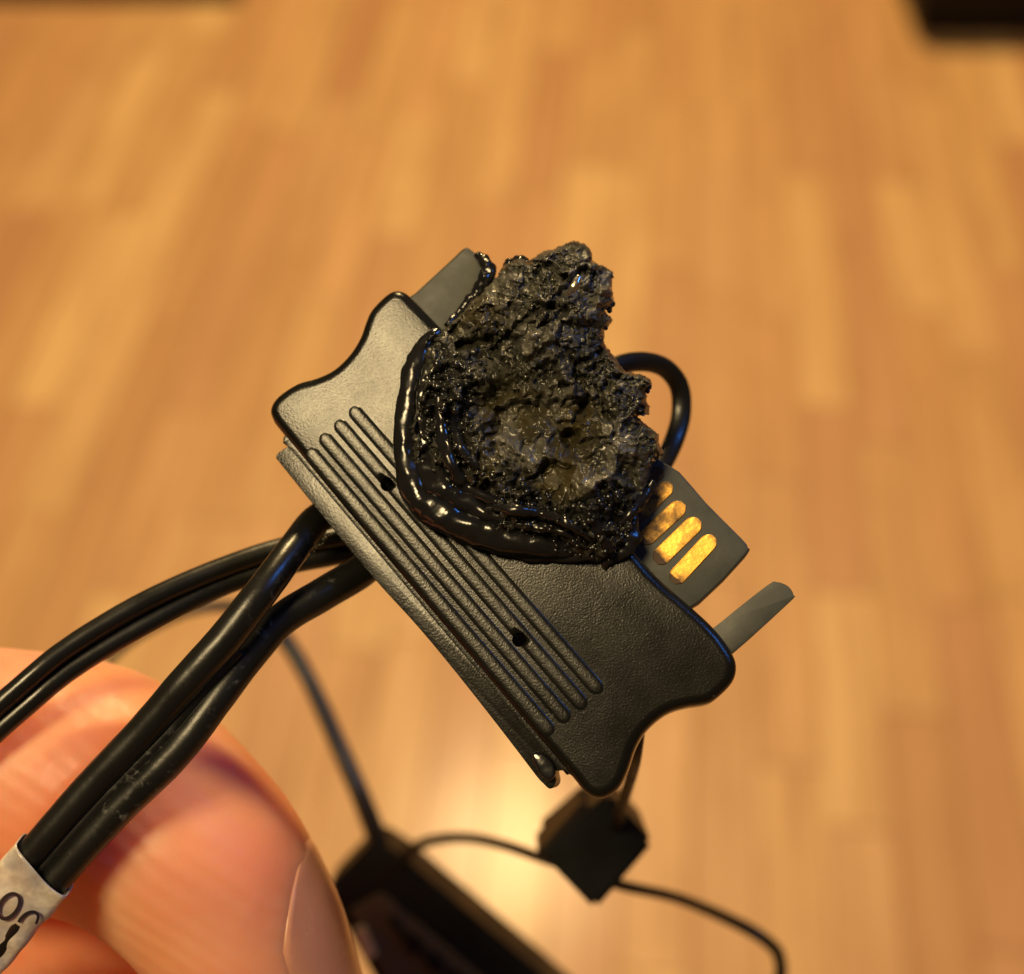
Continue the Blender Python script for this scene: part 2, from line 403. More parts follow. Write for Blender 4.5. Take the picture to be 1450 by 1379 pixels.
# contact blade with gold fingers
blade = plate_px('contact_blade', [(850, 600), (885, 612), (935, 652), (962, 668), (1000, 712), (1050, 762), (1059, 775), (1056, 786), (990, 853), (960, 850), (880, 760)], -3.0 * mm, -1.5 * mm, M_grey, .15 * mm, 2)
def pad(a, b, half_px, s0):
    A, B = loc(*a, -1.5 * mm), loc(*b, -1.5 * mm); d = (B - A).normalized(); s = Vector((-d.y, d.x, 0)); L = (B - A).length; hw = half_px * PXM
    bm = bmesh.new(); top = []; n = 30; z1 = -1.5 * mm + .10 * mm
    ys = [0, .12, .3, .5] + [x / n for x in range(1, 1)]
    rows = []
    for k in range(n + 1):
        x = L * k / n; wf = max(.35, math.sqrt(max(0, 1 - (1 - min(1, min(x, L - x) / hw)) ** 2))); rows.append((x, wf))
    so = []
    R_ = []
    for x, wf in rows:
        row = []
        for u, z in ((-1, -.02 * mm), (-.96, .04 * mm), (-.85, .06 * mm), (.85, .06 * mm), (.96, .04 * mm), (1, -.02 * mm)):
            row.append(bm.verts.new(A + d * x + s * (hw * wf * u) + Vector((0, 0, z)))); so.append(s0 + .03 + .22 * (x / L < .10) + .7 * max(0, .25 - x / L) + .25 * max(0, x / L - .9) * 4 + .06 * abs(u))
        R_.append(row)
    for i in range(n):
        for k in range(5): bm.faces.new((R_[i][k], R_[i + 1][k], R_[i + 1][k + 1], R_[i][k + 1]))
    bm.faces.new(R_[0]); bm.faces.new(R_[-1][::-1])
    o = from_bm('gold_contact', bm, M_gold, blade, False); attr(o, 'soot', so); return o
pad((952, 824), (1011, 760), 13.0, .05); pad((928, 796), (990, 736), 13.5, .08); pad((908, 768), (968, 713), 13, .15); pad((896, 736), (950, 685), 12, .24); pad((886, 712), (938, 664), 10.5, .34)
plate_px('key_prong', [(1002, 900), (1022, 880), (1086, 829), (1100, 824), (1116, 830), (1124, 843), (1118, 852), (1036, 926), (1020, 930)], -2.6 * mm, -1.1 * mm, M_grey, .15 * mm, 3)

# ------------------------------------------------------------------ charred mass
char_px = [(631, 464), (650, 447), (668, 427), (698, 397), (714, 373), (735, 365), (747, 370), (765, 357), (793, 348), (814, 339), (829, 344), (837, 354), (840, 367), (857, 379), (869, 385), (867, 409), (872, 426),
           (867, 437), (858, 440), (869, 453), (857, 467), (854, 481), (863, 494), (875, 513), (887, 525), (905, 529), (921, 537), (924, 543), (915, 555), (921, 589), (902, 589), (921, 604), (933, 616), (939, 640), (925, 659),
           (918, 689), (905, 714), (899, 740), (897, 768), (872, 786), (846, 800), (800, 788), (720, 768), (650, 745), (600, 712), (580, 670), (573, 600), (584, 540), (600, 490), (618, 472)]
ST = 1.35
xs = np.arange(540, 970, ST); ys = np.arange(320, 830, ST); X, Y = np.meshgrid(xs, ys); sh = X.shape
Xf, Yf = X.ravel(), Y.ravel()
q2 = np.stack([Xf / 9, Yf / 9, np.zeros_like(Xf)], 1)
sd = poly_sd(Xf, Yf, char_px) + 1.8 * fbm(q2, 3, 3) * np.clip((800 - Yf) / 60, 0, 1)
def G(cx, cy, r, p=2): return np.exp(-(((Xf - cx) ** 2 + (Yf - cy) ** 2) / r ** 2) ** (p / 2))
upper = np.clip((560 - Yf + .5 * (Xf - 740)) / 120, 0, 1)          # dry crumbly part
dR = np.full(Xf.shape, 1e9)
_pl = catmull([(606, 500), (580, 560), (576, 640), (600, 705), (670, 750), (780, 780), (860, 795)], 6)
for a, b in zip(_pl[:-1], _pl[1:]):
    e = b - a; tt = np.clip(((Xf - a[0]) * e[0] + (Yf - a[1]) * e[1]) / (e @ e + 1e-9), 0, 1); dR = np.minimum(dR, np.hypot(Xf - a[0] - tt * e[0], Yf - a[1] - tt * e[1]))
cres = np.clip((dR - 8) / 14, 0, 1) * np.clip((108 - dR + 22 * fbm(np.stack([Xf / 30, Yf / 30, Xf * 0], 1), 2, 19)) / 34, 0, 1) * np.clip((Yf - 480) / 50, 0, 1)
pp = np.stack([Xf / 36, Yf / 36, np.zeros_like(Xf) + 3], 1)
warp = np.stack([fbm(pp * 1.3, 3, 50), fbm(pp * 1.3, 3, 60), np.zeros_like(Xf)], 1)
edge = np.sqrt(np.clip(sd, 0, 70) / 70)
h = 1.5 * edge + .9 * G(790, 440, 85) + 1.1 * G(870, 590, 60) + .5 * G(660, 420, 40) + .9 * G(850, 690, 60)
h -= .85 * G(722, 588, 48, 4) + .75 * G(815, 596, 44, 4) + .55 * G(690, 500, 26) + 1.5 * G(808, 620, 12, 4) + .35 * G(770, 670, 40)
lowm = fbm(np.stack([Xf / 55, Yf / 55, Xf * 0 + 40], 1), 2, 7)
rm_ = np.clip(.55 + 1.3 * lowm, .12, 1.1) * (1 - .75 * np.clip(G(722, 588, 52, 4) + G(815, 600, 46, 4) + .7 * G(790, 680, 50) + .7 * G(870, 700, 40), 0, 1))
h += .35 * G(768, 600, 16) + .3 * G(765, 520, 40)
h += .80 * fbm(pp * .9 + warp * .5, 3, 5) * (.5 + .5 * edge)
h += (.36 * ridged(pp * 2.2 + warp, 5, 20) - .05) * (.12 + .9 * upper) * rm_
w1, id1 = worley(np.stack([Xf / 26, Yf / 26, h * 0], 1) + warp * .6, 2)
h += .40 * (np.clip(.75 - w1, 0, 1)) * (.3 + upper) * rm_ + .7 * (id1 - .5) * (upper * .6 + .12)            # chunks and cracks
w2, id2 = worley(np.stack([Xf / 11, Yf / 11, h * 0 + 5], 1) + warp * .5, 8)
bub = np.sqrt(np.clip(1 - (w2 / .62) ** 2, 0, 1))
h += .55 * bub * np.clip(cres * 1.3 + .25, 0, 1) * (id2 > .3) * (.4 + id2) * (1 - .8 * upper)                                                           # blistered melt
w3, id3 = worley(np.stack([Xf / 5, Yf / 5, h * 0 + 9], 1), 30)
h += .13 * np.sqrt(np.clip(1 - (w3 / .6) ** 2, 0, 1)) * (id3 > .45) * (.15 + upper * .6 + cres * .6) * rm_
h += .10 * fbm(np.stack([Xf / 3.3, Yf / 3.3, h * 0], 1), 3, 90) * (.08 + upper) * rm_
# long cracks
for pl in ([(650, 490), (690, 480), (735, 478), (800, 440), (760, 440), (700, 495)], [(812, 600), (830, 560), (815, 520), (850, 500)], [(640, 470), (672, 430), (700, 398)], [(830, 380), (790, 420), (770, 460)], [(870, 600), (850, 560), (880, 530)]):
    pl = catmull(pl, 6); dd = np.full(Xf.shape, 1e9)
    for a, b in zip(pl[:-1], pl[1:]):
        e = b - a; tt = np.clip(((Xf - a[0]) * e[0] + (Yf - a[1]) * e[1]) / (e @ e + 1e-9), 0, 1); dd = np.minimum(dd, np.hypot(Xf - a[0] - tt * e[0], Yf - a[1] - tt * e[1]))
    h -= .7 * np.exp(-((dd + 1.5 * vnoise(q2 * 2, 4)) / 4.5) ** 2)
# drooping folds at the lower edge
for pl in ([(695, 718), (740, 722), (790, 735), (820, 755)], [(730, 735), (780, 750), (815, 765)]):
    pl = catmull(pl, 6); dd = np.full(Xf.shape, 1e9)
    for a, b in zip(pl[:-1], pl[1:]):
        e = b - a; tt = np.clip(((Xf - a[0]) * e[0] + (Yf - a[1]) * e[1]) / (e @ e + 1e-9), 0, 1); dd = np.minimum(dd, np.hypot(Xf - a[0] - tt * e[0], Yf - a[1] - tt * e[1]))
    h += .5 * np.sqrt(np.clip(1 - (dd / 8) ** 2, 0, 1))
inside = (sd > 0)
hm = (h * mm) + 0.1 * mm
offp = np.clip((560 - Yf) / 200, 0, 1)
front = hm; back = -2.2 * mm - edge * .8 * mm - .3 * mm * fbm(pp * 2, 3, 77)
front = np.where(sd < 6, np.minimum(front, (-.9 + 1.4 * np.sqrt(np.clip(sd, 0, 6) / 6)) * mm + .5 * np.maximum(front, 0) * np.sqrt(np.clip(sd, 0, 6) / 6)), front)
o_h0 = [loc(540, 320), loc(970, 320), loc(540, 830)]
# map pixel grid to local plane coordinates exactly, at the base height
def loc_np(px, py, hh):
    v = np.stack([(px - CX) / FPX, -(py - CY) / FPX, np.ones_like(px)], 1) @ np.array([list(R), list(U), list(F)])
    n = np.array(Nn); q = np.array(O) + n * np.asarray(hh)[:, None] if np.ndim(hh) else np.array(O) + n * hh
    t_ = ((q - np.array(CAM)) @ n) / (v @ n) if np.ndim(hh) else ((q - np.array(CAM)) @ n) / (v @ n)
    wpt = np.array(CAM) + v * t_[:, None]; rel = wpt - np.array(O)
    return np.stack([rel @ np.array(e1), rel @ np.array(e2), rel @ n], 1)
lat = 2.2 * np.stack([fbm(q2 * 1.2, 3, 41), fbm(q2 * 1.2, 3, 43)], 1) * np.clip(sd / 8, 0, 1)[:, None]
Vf = loc_np(Xf + lat[:, 0], Yf + lat[:, 1], front); Vb = loc_np(Xf, Yf, back)
idx = -np.ones(len(Xf), int); ii = np.where(inside)[0]
# use cells with all four corners inside
I2 = inside.reshape(sh); cell = I2[:-1, :-1] & I2[1:, :-1] & I2[:-1, 1:] & I2[1:, 1:]
used = np.zeros(sh, bool); used[:-1, :-1] |= cell; used[1:, :-1] |= cell; used[:-1, 1:] |= cell; used[1:, 1:] |= cell
ui = np.where(used.ravel())[0]; idx[ui] = np.arange(len(ui)); n0 = len(ui)
I = idx.reshape(sh); cy, cx = np.where(cell)
a, b, c_, d_ = I[cy, cx], I[cy, cx + 1], I[cy + 1, cx + 1], I[cy + 1, cx]
faces = [np.stack([a, d_, c_, b], 1), np.stack([a, b, c_, d_], 1) + n0]
cp = np.pad(cell, 1)
for (dy, dx, p, q) in ((-1, 0, (0, 0), (0, 1)), (1, 0, (1, 1), (1, 0)), (0, -1, (1, 0), (0, 0)), (0, 1, (0, 1), (1, 1))):
    bnd = cell & ~cp[1 + dy:1 + dy + cell.shape[0], 1 + dx:1 + dx + cell.shape[1]]
    y_, x_ = np.where(bnd); A_ = I[y_ + p[0], x_ + p[1]]; B_ = I[y_ + q[0], x_ + q[1]]
    faces.append(np.stack([A_, B_, B_ + n0, A_ + n0], 1))
char = from_np('charred_mass', np.vstack([Vf[ui], Vb[ui]]), np.vstack(faces), M_char, conn)
gl = np.clip(.3 + .85 * cres + .5 * (vnoise(pp * 1.6, 71) > .35), 0, 1) * (1 - .75 * upper)
gl = np.maximum(gl, (id3 > .86) * .8)
ashv = np.clip(.9 * (fbm(pp * .9, 3, 38) > .35) * .5 + .9 * G(812, 400, 26) + .5 * G(650, 545, 28) + .3 * G(768, 592, 18) + .3 * G(870, 700, 45) + .35 * (fbm(pp * 1.5, 3, 33)), 0, .7)
br = np.clip(.8 * G(720, 585, 42) + .8 * G(812, 590, 40) + .9 * G(790, 680, 45) + .6 * G(680, 440, 35) + .7 * G(690, 690, 40), 0, .8)
wet = np.clip(cres * (1.0 - .5 * (ashv > .5)), 0, 1) * .85
attr(char, 'wet', np.concatenate([wet[ui], wet[ui]])); attr(char, 'gloss', np.concatenate([gl[ui], gl[ui]])); attr(char, 'ash', np.concatenate([ashv[ui], ashv[ui]])); attr(char, 'brown', np.concatenate([br[ui], br[ui]]))
tag(char, 'crumbly charred lump of burnt plastic')

# crumbs: lumps on ragged edge and surface, joined
def blob(bm, c, r, sub=2, amp=.35, sd_=0):
    res = bmesh.ops.create_icosphere(bm, subdivisions=sub, radius=1)
    vs = res['verts']; co = np.array([v.co[:] for v in vs]); k = 1 + amp * fbm(co * 1.3 + sd_ * 3.1, 3, sd_)
    an = np.array([random.uniform(.7, 1.3), random.uniform(.7, 1.2), random.uniform(.6, 1)])
    for v, cc, kk in zip(vs, co, k): v.co = c + Vector(cc * kk * an) * r
bm = bmesh.new(); hgrid = front
ei = np.where((sd > 4) & (sd < 11) & (Yf < 640) & (Xf > 690))[0]; si = np.where((sd > 12) & (upper > .1))[0]
for k in range(170):
    j = random.choice(ei); blob(bm, Vector(Vf[j]) + Vector((0, 0, random.uniform(-1.2, -.2) * mm)), random.uniform(2.5, 5.5) * PXM, 1, .5, k)
for k in range(260):
    j = random.choice(si); blob(bm, Vector(Vf[j]), random.uniform(1.8, 5.0) * PXM, 1, .5, k + 500)
cr = from_bm('char_crumbs', bm, M_char, conn, False); tag(cr, kind='stuff')
attr(cr, 'wet', np.zeros(len(cr.data.vertices))); attr(cr, 'gloss', np.full(len(cr.data.vertices), .2)); attr(cr, 'ash', np.full(len(cr.data.vertices), .12)); attr(cr, 'brown', np.zeros(len(cr.data.vertices)))

rim = [(622, 470, .1), (603, 490, .3), (590, 520, .5), (580, 560, .7), (575, 610, .7), (577, 655, .7), (592, 698, .8), (625, 727, .8), (670, 748, .8), (720, 765, .7), (770, 772, .5), (805, 777, .3), (830, 784, .1)]
rimr = [9, 15, 19, 17, 17, 18, 23, 26, 24, 23, 20, 14, 7]
# melted beads: small shiny blisters in the crescent
bm = bmesh.new(); bi = np.where((cres > .5) & (sd > 8))[0]
for k in range(300):
    j = random.choice(bi); blob(bm, Vector(Vf[j]), random.uniform(2.0, 6.0) * PXM, 2, .12, k + 900)
_rc = catmull([(x, y, r_) for (x, y, z), r_ in zip(rim, rimr)], 8)
for k in range(70):
    x, y, r_ = random.choice(_rc); z_ = .55 * mm; a_ = random.uniform(-.7, .7)
    blob(bm, loc(x + a_ * r_ * .7, y - a_ * r_ * .7, z_) + Vector((0, 0, r_ * PXM * (math.sqrt(1 - a_ * a_) - .25))), random.uniform(2, 4.5) * PXM, 2, .08, k + 2000)
bd = from_bm('melted_beads', bm, M_melt, conn); tag(bd, kind='stuff')

# ------------------------------------------------------------------ tubes
def tube(name, pts, radii, m, parent=None, seg=20, lump=0, flat=None, ups=None, seed=0, local=False, n=10):
    pr = catmull([list(p) + [r] for p, r in zip(pts, radii)], n)
    C = [Vector(p[:3]) for p in pr]; rr = [p[3] for p in pr]
    V, Fc = [], []; up = Vector((0, 0, 1)) if local else -F
    for i, (c, r) in enumerate(zip(C, rr)):
        d = (C[min(i + 1, len(C) - 1)] - C[max(i - 1, 0)]).normalized()
        s = d.cross(up).normalized(); u = s.cross(d).normalized()
        for k in range(seg):
            a = 2 * math.pi * k / seg; fx, fy = (1, 1) if flat is None else flat
            V.append(c + (s * math.cos(a) * fx + u * math.sin(a) * fy) * r)
    V = np.array([v[:] for v in V])
    if lump:
        cc = np.repeat(np.array([c[:] for c in C]), seg, 0); nv = V - cc
        V = cc + nv * (1 + lump * fbm(V / (np.mean(rr) * 1.1) + seed, 3, seed))[:, None]
    L = len(C)
    for i in range(L - 1):
        for k in range(seg): Fc.append((i * seg + k, i * seg + (k + 1) % seg, (i + 1) * seg + (k + 1) % seg, (i + 1) * seg + k))
    V = list(V); V.append(np.array(C[0][:])); V.append(np.array(C[-1][:])); a, b = L * seg, L * seg + 1
    for k in range(seg): Fc.append((a, (k + 1) % seg, k)); Fc.append((b, (L - 1) * seg + k, (L - 1) * seg + (k + 1) % seg))
    return from_np(name, V, Fc, m, parent)
tube('melted_rim', [loc(x, y, z * mm) for x, y, z in rim], [r * PXM for r in rimr], M_melt, conn, 28, .11, local=True, seed=3)
tube('melted_rim', [loc(x, y, z * mm) for x, y, z in [(612, 500, .5), (602, 545, .5), (598, 600, .6), (604, 650, .6), (620, 685, .9), (660, 712, 1.0), (710, 735, .9), (760, 752, .7)]], [r * PXM for r in (9, 16, 17, 19, 25, 22, 16, 9)], M_melt, conn, 24, .2, local=True, seed=8)
tube('melted_rim', [loc(x, y, z * mm) for x, y, z in [(896, 730, .2), (893, 757, .3), (884, 778, .2), (862, 792, .1), (856, 806, 0)]], [r * PXM for r in (8, 13, 12, 9, 4)], M_melt, conn, 16, .25, local=True, seed=9)
tube('melted_drip', [loc(x, y, z * mm) for x, y, z in [(676, 360, -1.2), (690, 378, -1), (688, 396, -.9), (672, 418, -1.0), (652, 440, -1), (634, 462, -.6)]], [r * PXM for r in (6, 11, 12, 9, 6, 6)], M_melt, conn, 16, .3, local=True, seed=12)
tube('melted_drip', [loc(x, y, z * mm) for x, y, z in [(712, 392, -.9), (722, 380, -.7), (736, 372, -.7), (748, 378, -.6)]], [r * PXM for r in (6, 12, 12, 7)], M_melt, conn, 16, .3, local=True, seed=14)
def fz(x, y, rr0):     # rests half sunk in the charred surface
    iy, ix = int(round((y - 320) / ST)), int(round((x - 540) / ST)); g_ = front.reshape(sh)[max(iy - 3, 0):iy + 4, max(ix - 3, 0):ix + 4]; ok_ = I2[max(iy - 3, 0):iy + 4, max(ix - 3, 0):ix + 4]
    return (float(np.mean(g_[ok_])) if ok_.any() else .1 * mm) + .25 * rr0 * PXM
for k_, (pl_, rr0) in enumerate([
        ([(622, 560, .9), (626, 610, .9), (638, 655, 1.0), (662, 690, 1.1), (705, 712, 1.0)], 10),
        ([(690, 716, 1.3), (725, 722, 1.5), (768, 727, 1.5), (806, 742, 1.2), (840, 768, .6)], 7),
        ([(712, 738, 1.1), (752, 746, 1.2), (796, 752, 1.0), (832, 776, .5)], 6),
        ([(826, 716, 1.3), (842, 742, 1.1), (858, 772, .6), (872, 792, .3)], 8),
        ([(640, 590, 1.3), (652, 632, 1.4), (676, 664, 1.4)], 7),
        ([(878, 742, 1.0), (893, 726, .6), (912, 700, .1), (925, 680, -.3)], 9),
        ([(700, 774, .3), (745, 786, .1), (800, 789, .1), (842, 788, .1)], 9)]):
    tube('melted_strand', [loc(x, y, fz(x, y, rr0)) for x, y, z in pl_], [rr0 * PXM * (.55 if q in (0, len(pl_) - 1) else 1) for q in range(len(pl_))], M_melt, conn, 16, .25, local=True, seed=20 + k_)
# bright metal flake of contact spring in the char
tube('metal_flake', [loc(x, y, z * mm) for x, y, z in [(803, 418, 3.5), (812, 405, 3.7), (820, 390, 3.6)]], [r * PXM for r in (3, 6, 3.5)], mat('scorched_metal', (.6, .56, .48), .25, .5, 1), conn, 10, .3, flat=(1, .4), local=True)

# ------------------------------------------------------------------ cables
def cable(pts, rpx, label, name='cable', seg=20, flat=None, m=None, lump=.012, root=None):
    P3 = [P(x, y, d) for x, y, d in pts]
    o = tube(name, P3, [(r if isinstance(rpx, (list, tuple)) else rpx) * d / FPX for (x, y, d), r in zip(pts, rpx if isinstance(rpx, (list, tuple)) else [rpx] * len(pts))], m or M_cable, root, seg, lump, flat, seed=len(pts) * 7)
    if label: tag(o, label, 'cable')
    return o
def scuff(o, spots):
    V = np.array([v.co[:] for v in o.data.vertices]) - np.array(CAM)
    d = V @ np.array(F); px = CX + FPX * (V @ np.array(R)) / d; py = CY - FPX * (V @ np.array(U)) / d
    s = np.zeros(len(V))
    for x, y, r, a in spots: s = np.maximum(s, a * np.exp(-((px - x) ** 2 + (py - y) ** 2) / r ** 2))
    attr(o, 'scuff', s)
ribbon = bpy.data.objects.new('main_cable', None); col.objects.link(ribbon); ribbon.location = P(250, 1020, .084)
bpy.context.view_layer.update()
tag(ribbon, 'thick black twin cable resting on the fingertip, printed film label at its lower end', 'cable')
RI = Matrix.Translation(-ribbon.location)
def relparent(o, root=None):
    o.data.transform(Matrix.Translation(-(root or ribbon).location)); o.parent = root or ribbon; return o
A_ = [(478, 716, .0885), (446, 738, .0865), (415, 778, .0842), (370, 838, .0822), (318, 905, .0815), (263, 966, .0812), (203, 1035, .0812), (124, 1119, .0812), (53, 1200, .0812), (-22, 1288, .0815), (-98, 1380, .083), (-230, 1550, .088), (-480, 1800, .098)]
B_ = [(540, 782, .0885), (512, 808, .0868), (456, 842, .0852), (398, 878, .0843), (352, 930, .0832), (308, 988, .0822), (246, 1068, .0816), (163, 1150, .0814), (87, 1235, .0814), (12, 1322, .0817), (-64, 1414, .083), (-196, 1580, .088), (-446, 1830, .098)]
oa = cable(A_, [20, 22, 23, 24, 25, 25, 24, 24, 23, 23, 23, 23, 23], None, 'conductor'); scuff(oa, [(390, 850, 40, .3), (250, 950, 14, .8), (430, 775, 20, .3)]); relparent(oa)
ob = cable(B_, [22, 24, 24, 24, 24, 24, 25, 24, 23, 23, 23, 23, 23], None, 'conductor'); scuff(ob, [(205, 1090, 30, 1), (165, 1150, 26, 1), (320, 950, 22, 1), (300, 985, 18, .8), (275, 1015, 18, .7), (380, 880, 18, .8), (455, 830, 18, .8), (95, 1215, 14, .8)]); relparent(ob)
# torn insulation web fringe along the upper conductor
bm = bmesh.new()
for k in range(46):
    f_ = k / 45; x = 468 - f_ * 112 + random.uniform(-2, 2); y = 755 + f_ * 112 + random.uniform(-2, 2)
    blob(bm, P(x, y, .0853 - .003 * f_), random.uniform(1.2, 2.8) * PXM, 1, .5, k)
fr = from_bm('torn_web', bm, mat('torn_pvc', (.075, .07, .045), .4, .5)); tag(fr, kind='stuff'); relparent(fr)
web = cable([((a_[0] + b_[0]) / 2, (a_[1] + b_[1]) / 2, (a_[2] + b_[2]) / 2 + .0001) for a_, b_ in zip(A_[4:], B_[4:])], 15, None, 'insulation_web'); scuff(web, [(205, 1080, 50, 1), (330, 925, 25, .6)]); relparent(web)

# printed film label wrapped round the twin cable
def lab_pt(s, t_, off=0):
    # s along cable (0 at upper end), t_ across -1..1 over the front, beyond wraps to back
    A0, A1 = P(47, 1207, .0812), P(-98, 1382, .0826); B0, B1 = P(81, 1242, .0814), P(-64, 1416, .0828)
    a0 = A0.lerp(A1, s); b0 = B0.lerp(B1, s); mid = (a0 + b0) / 2; ax = (b0 - a0).normalized(); al = (A1 - A0).normalized(); n = ax.cross(al).normalized()
    if n.dot(F) > 0: n = -n
    hw = 47 * PXM + off; th = 27.5 * PXM + off; ang = math.pi / 2 - t_ * math.pi / 2
    ca, sa = math.cos(ang), math.sin(ang)
    sx = math.copysign(abs(ca), ca); sz = math.copysign(abs(sa) ** .38, sa)
    return mid + ax * hw * sx + n * th * sz
V, Fc = [], []; ns, nt = 60, 72
for i in range(ns + 1):
    for k in range(nt):
        s_ = i / ns; tt = -2 + 4 * k / nt
        wob = .00003 * math.sin(s_ * 31 + tt * 3) + .00003 * math.sin(s_ * 17 - tt * 7)
        q = lab_pt(s_ + (.004 * math.sin(tt * 6) if i == 0 else 0), tt, .00010 + wob); V.append(q[:])
for i in range(ns):
    for k in range(nt): Fc.append((i * nt + k, i * nt + (k + 1) % nt, (i + 1) * nt + (k + 1) % nt, (i + 1) * nt + k))
lab = from_np('printed_label', V, Fc, M_sleeve); relparent(lab)
md = lab.modifiers.new('thick', 'SOLIDIFY'); md.thickness = .00008
def stroke(pts, wd):
    V, Fc = [], []; pts = [np.array(p) for p in catmull(pts, 8)]
    for i, p in enumerate(pts):
        d = pts[min(i + 1, len(pts) - 1)] - pts[max(i - 1, 0)]; d = d * np.array([1, .31]); d /= np.linalg.norm(d) + 1e-9; nrm = np.array([-d[1], d[0] / .31])
        for sg in (-1, 1):
            q = p + nrm * wd * sg * .5; V.append(lab_pt(q[0], q[1], .00036)[:])
    for i in range(len(pts) - 1): Fc.append((2 * i, 2 * i + 1, 2 * i + 3, 2 * i + 2))
    o = from_np('printed_mark', V, Fc, M_ink, None, False); o.data.transform(Matrix.Translation(-ribbon.location)); o.parent = lab; return o
def oval(cs, ct, rs, rt, a0=0, a1=360, n=16): return [(cs + rs * math.cos(math.radians(a0 + (a1 - a0) * k / n)), ct + rt * math.sin(math.radians(a0 + (a1 - a0) * k / n))) for k in range(n + 1)]
stroke(oval(.25, -.03, .085, .14), .019); stroke(oval(.25, .40, .085, .15, 110, 290), .019); stroke([(.45, .02), (.66, .02)], .045); stroke([(.40, -.45), (.40, -.15), (.60, -.15)], .02)

pair = bpy.data.objects.new('thin_cable', None); col.objects.link(pair); pair.location = P(200, 860, .085)
tag(pair, 'thinner black twin cable curving left from behind the connector to the left edge', 'cable')
C1 = [(520, 758, .0905), (470, 766, .0900), (395, 781, .0892), (304, 812, .088), (203, 857, .0865), (101, 918, .085), (36, 970, .084), (-50, 1050, .0835), (-200, 1220, .085), (-420, 1500, .09)]
o1 = cable([(x, y - 4, d) for x, y, d in C1], 15, None, 'conductor'); o2 = cable([(x + (8 if i > 3 else 4), y + 20 + (4 if i > 3 else 0), d + .0004) for i, (x, y, d) in enumerate(C1)], 15, None, 'conductor')
for o in (o1, o2): scuff(o, []); relparent(o, pair)

lp = cable([(150, 940, .135), (190, 905, .136), (250, 872, .138), (310, 858, .140), (365, 868, .141), (405, 908, .141), (440, 968, .140), (478, 1052, .139), (512, 1130, .138), (534, 1186, .138), (548, 1225, .139)], [6, 6, 7, 8, 11, 12, 12, 13, 14, 15, 15], 'blurred black cable arching behind the thick cable down to the lower black housing'); scuff(lp, [])
ln = cable([(560, 1232, .137), (580, 1205, .135), (612, 1190, .133), (660, 1186, .129), (712, 1196, .121), (770, 1216, .115), (800, 1225, .113)], 7.5, 'thin cable joining the small black cube to the lower black housing'); scuff(ln, [])
rn = cable([(850, 1245, .114), (890, 1256, .116), (960, 1272, .121), (1035, 1303, .127), (1085, 1332, .128), (1104, 1358, .129), (1098, 1400, .130), (1040, 1470, .132), (900, 1560, .135)], [8, 8, 8, 9, 9, 9, 9, 9, 9], 'thin black cable leaving the small cube towards the lower right'); scuff(rn, [])
lo = cable([(840, 560, .087), (868, 522, .0885), (905, 512, .090), (940, 520, .0915), (962, 548, .0925), (964, 590, .0925), (950, 634, .0915), (925, 680, .089)], [14] * 8, 'short flat black cable looped behind the right side of the charred lump', flat=(1, .5)); scuff(lo, [])
st = cable([(905, 1040, .0875), (899, 1080, .090), (888, 1118, .098), (878, 1150, .105), (870, 1185, .112)], [8, 8, 8, 8, 8], 'short black cable hanging from the burnt connector down to the small cube', m=M_dull); scuff(st, [])

# ------------------------------------------------------------------ other connectors behind
def prism(name, front_px, d, depth, m, parent, bev=.0004, slope=(0, 0)):
    bm = bmesh.new(); tv = [bm.verts.new(P(x, y, d + sx)) for (x, y, sx) in [(p + (0,))[:3] if len(p) == 2 else p for p in front_px]]
    f = bm.faces.new(tv); r = bmesh.ops.extrude_face_region(bm, geom=[f])
    off = F * depth + R * slope[0] + U * slope[1]
    for v in r['geom']:
        if isinstance(v, bmesh.types.BMVert): v.co += off
    bmesh.ops.recalc_face_normals(bm, faces=bm.faces[:]); bmesh.ops.bevel(bm, geom=bm.edges[:], offset=bev, segments=2, affect='EDGES')
    o = from_bm(name, bm, m, None, False); o.data.transform(Matrix.Translation(-parent.location)); o.parent = parent; return o
cube = bpy.data.objects.new('small_connector', None); col.objects.link(cube); cube.location = P(845, 1210, .114)
tag(cube, 'small black cube-shaped connector hanging blurred below the burnt connector', 'connector')
prism('shell', [(764, 1208), (862, 1124), (926, 1194), (843, 1290)], .109, .010, M_dull, cube, .0004)
prism('latch', [(758, 1210), (824, 1136), (836, 1146), (772, 1218)], .1100, .006, mat('brown_black_plastic', (.012, .007, .004), .5, .2), cube, .0002)
low = bpy.data.objects.new('lower_connector', None); col.objects.link(low); low.location = P(600, 1330, .141)
tag(low, 'long blurred black connector housing crossing the lower edge beside the fingertip', 'connector')
prism('shell', [(458, 1262), (528, 1190), (562, 1208), (600, 1240), (790, 1400), (900, 1500), (760, 1600), (560, 1440)], .136, .008, M_dull, low, .0006)
bm_ = mat('brown_reflective_plastic', (.055, .038, .025), .35)
prism('face_plate', [(494, 1290), (540, 1265), (700, 1400), (760, 1470), (700, 1540), (560, 1420)], .1352, .0007, bm_, low, .0002)
prism('metal_contact', [(500, 1318), (516, 1312), (534, 1352), (518, 1362)], .1346, .0006, mat('dull_tin', (.55, .52, .45), .4, .5, .8), low, .0001)
for k in range(5):
    x0 = 548 + k * 30; y0 = 1300 + k * 26
    prism('slot_rib', [(x0, y0), (x0 + 9, y0 - 4), (x0 + 44, y0 + 50), (x0 + 35, y0 + 54)], .1348, .0004, M_dull, low, .0001)

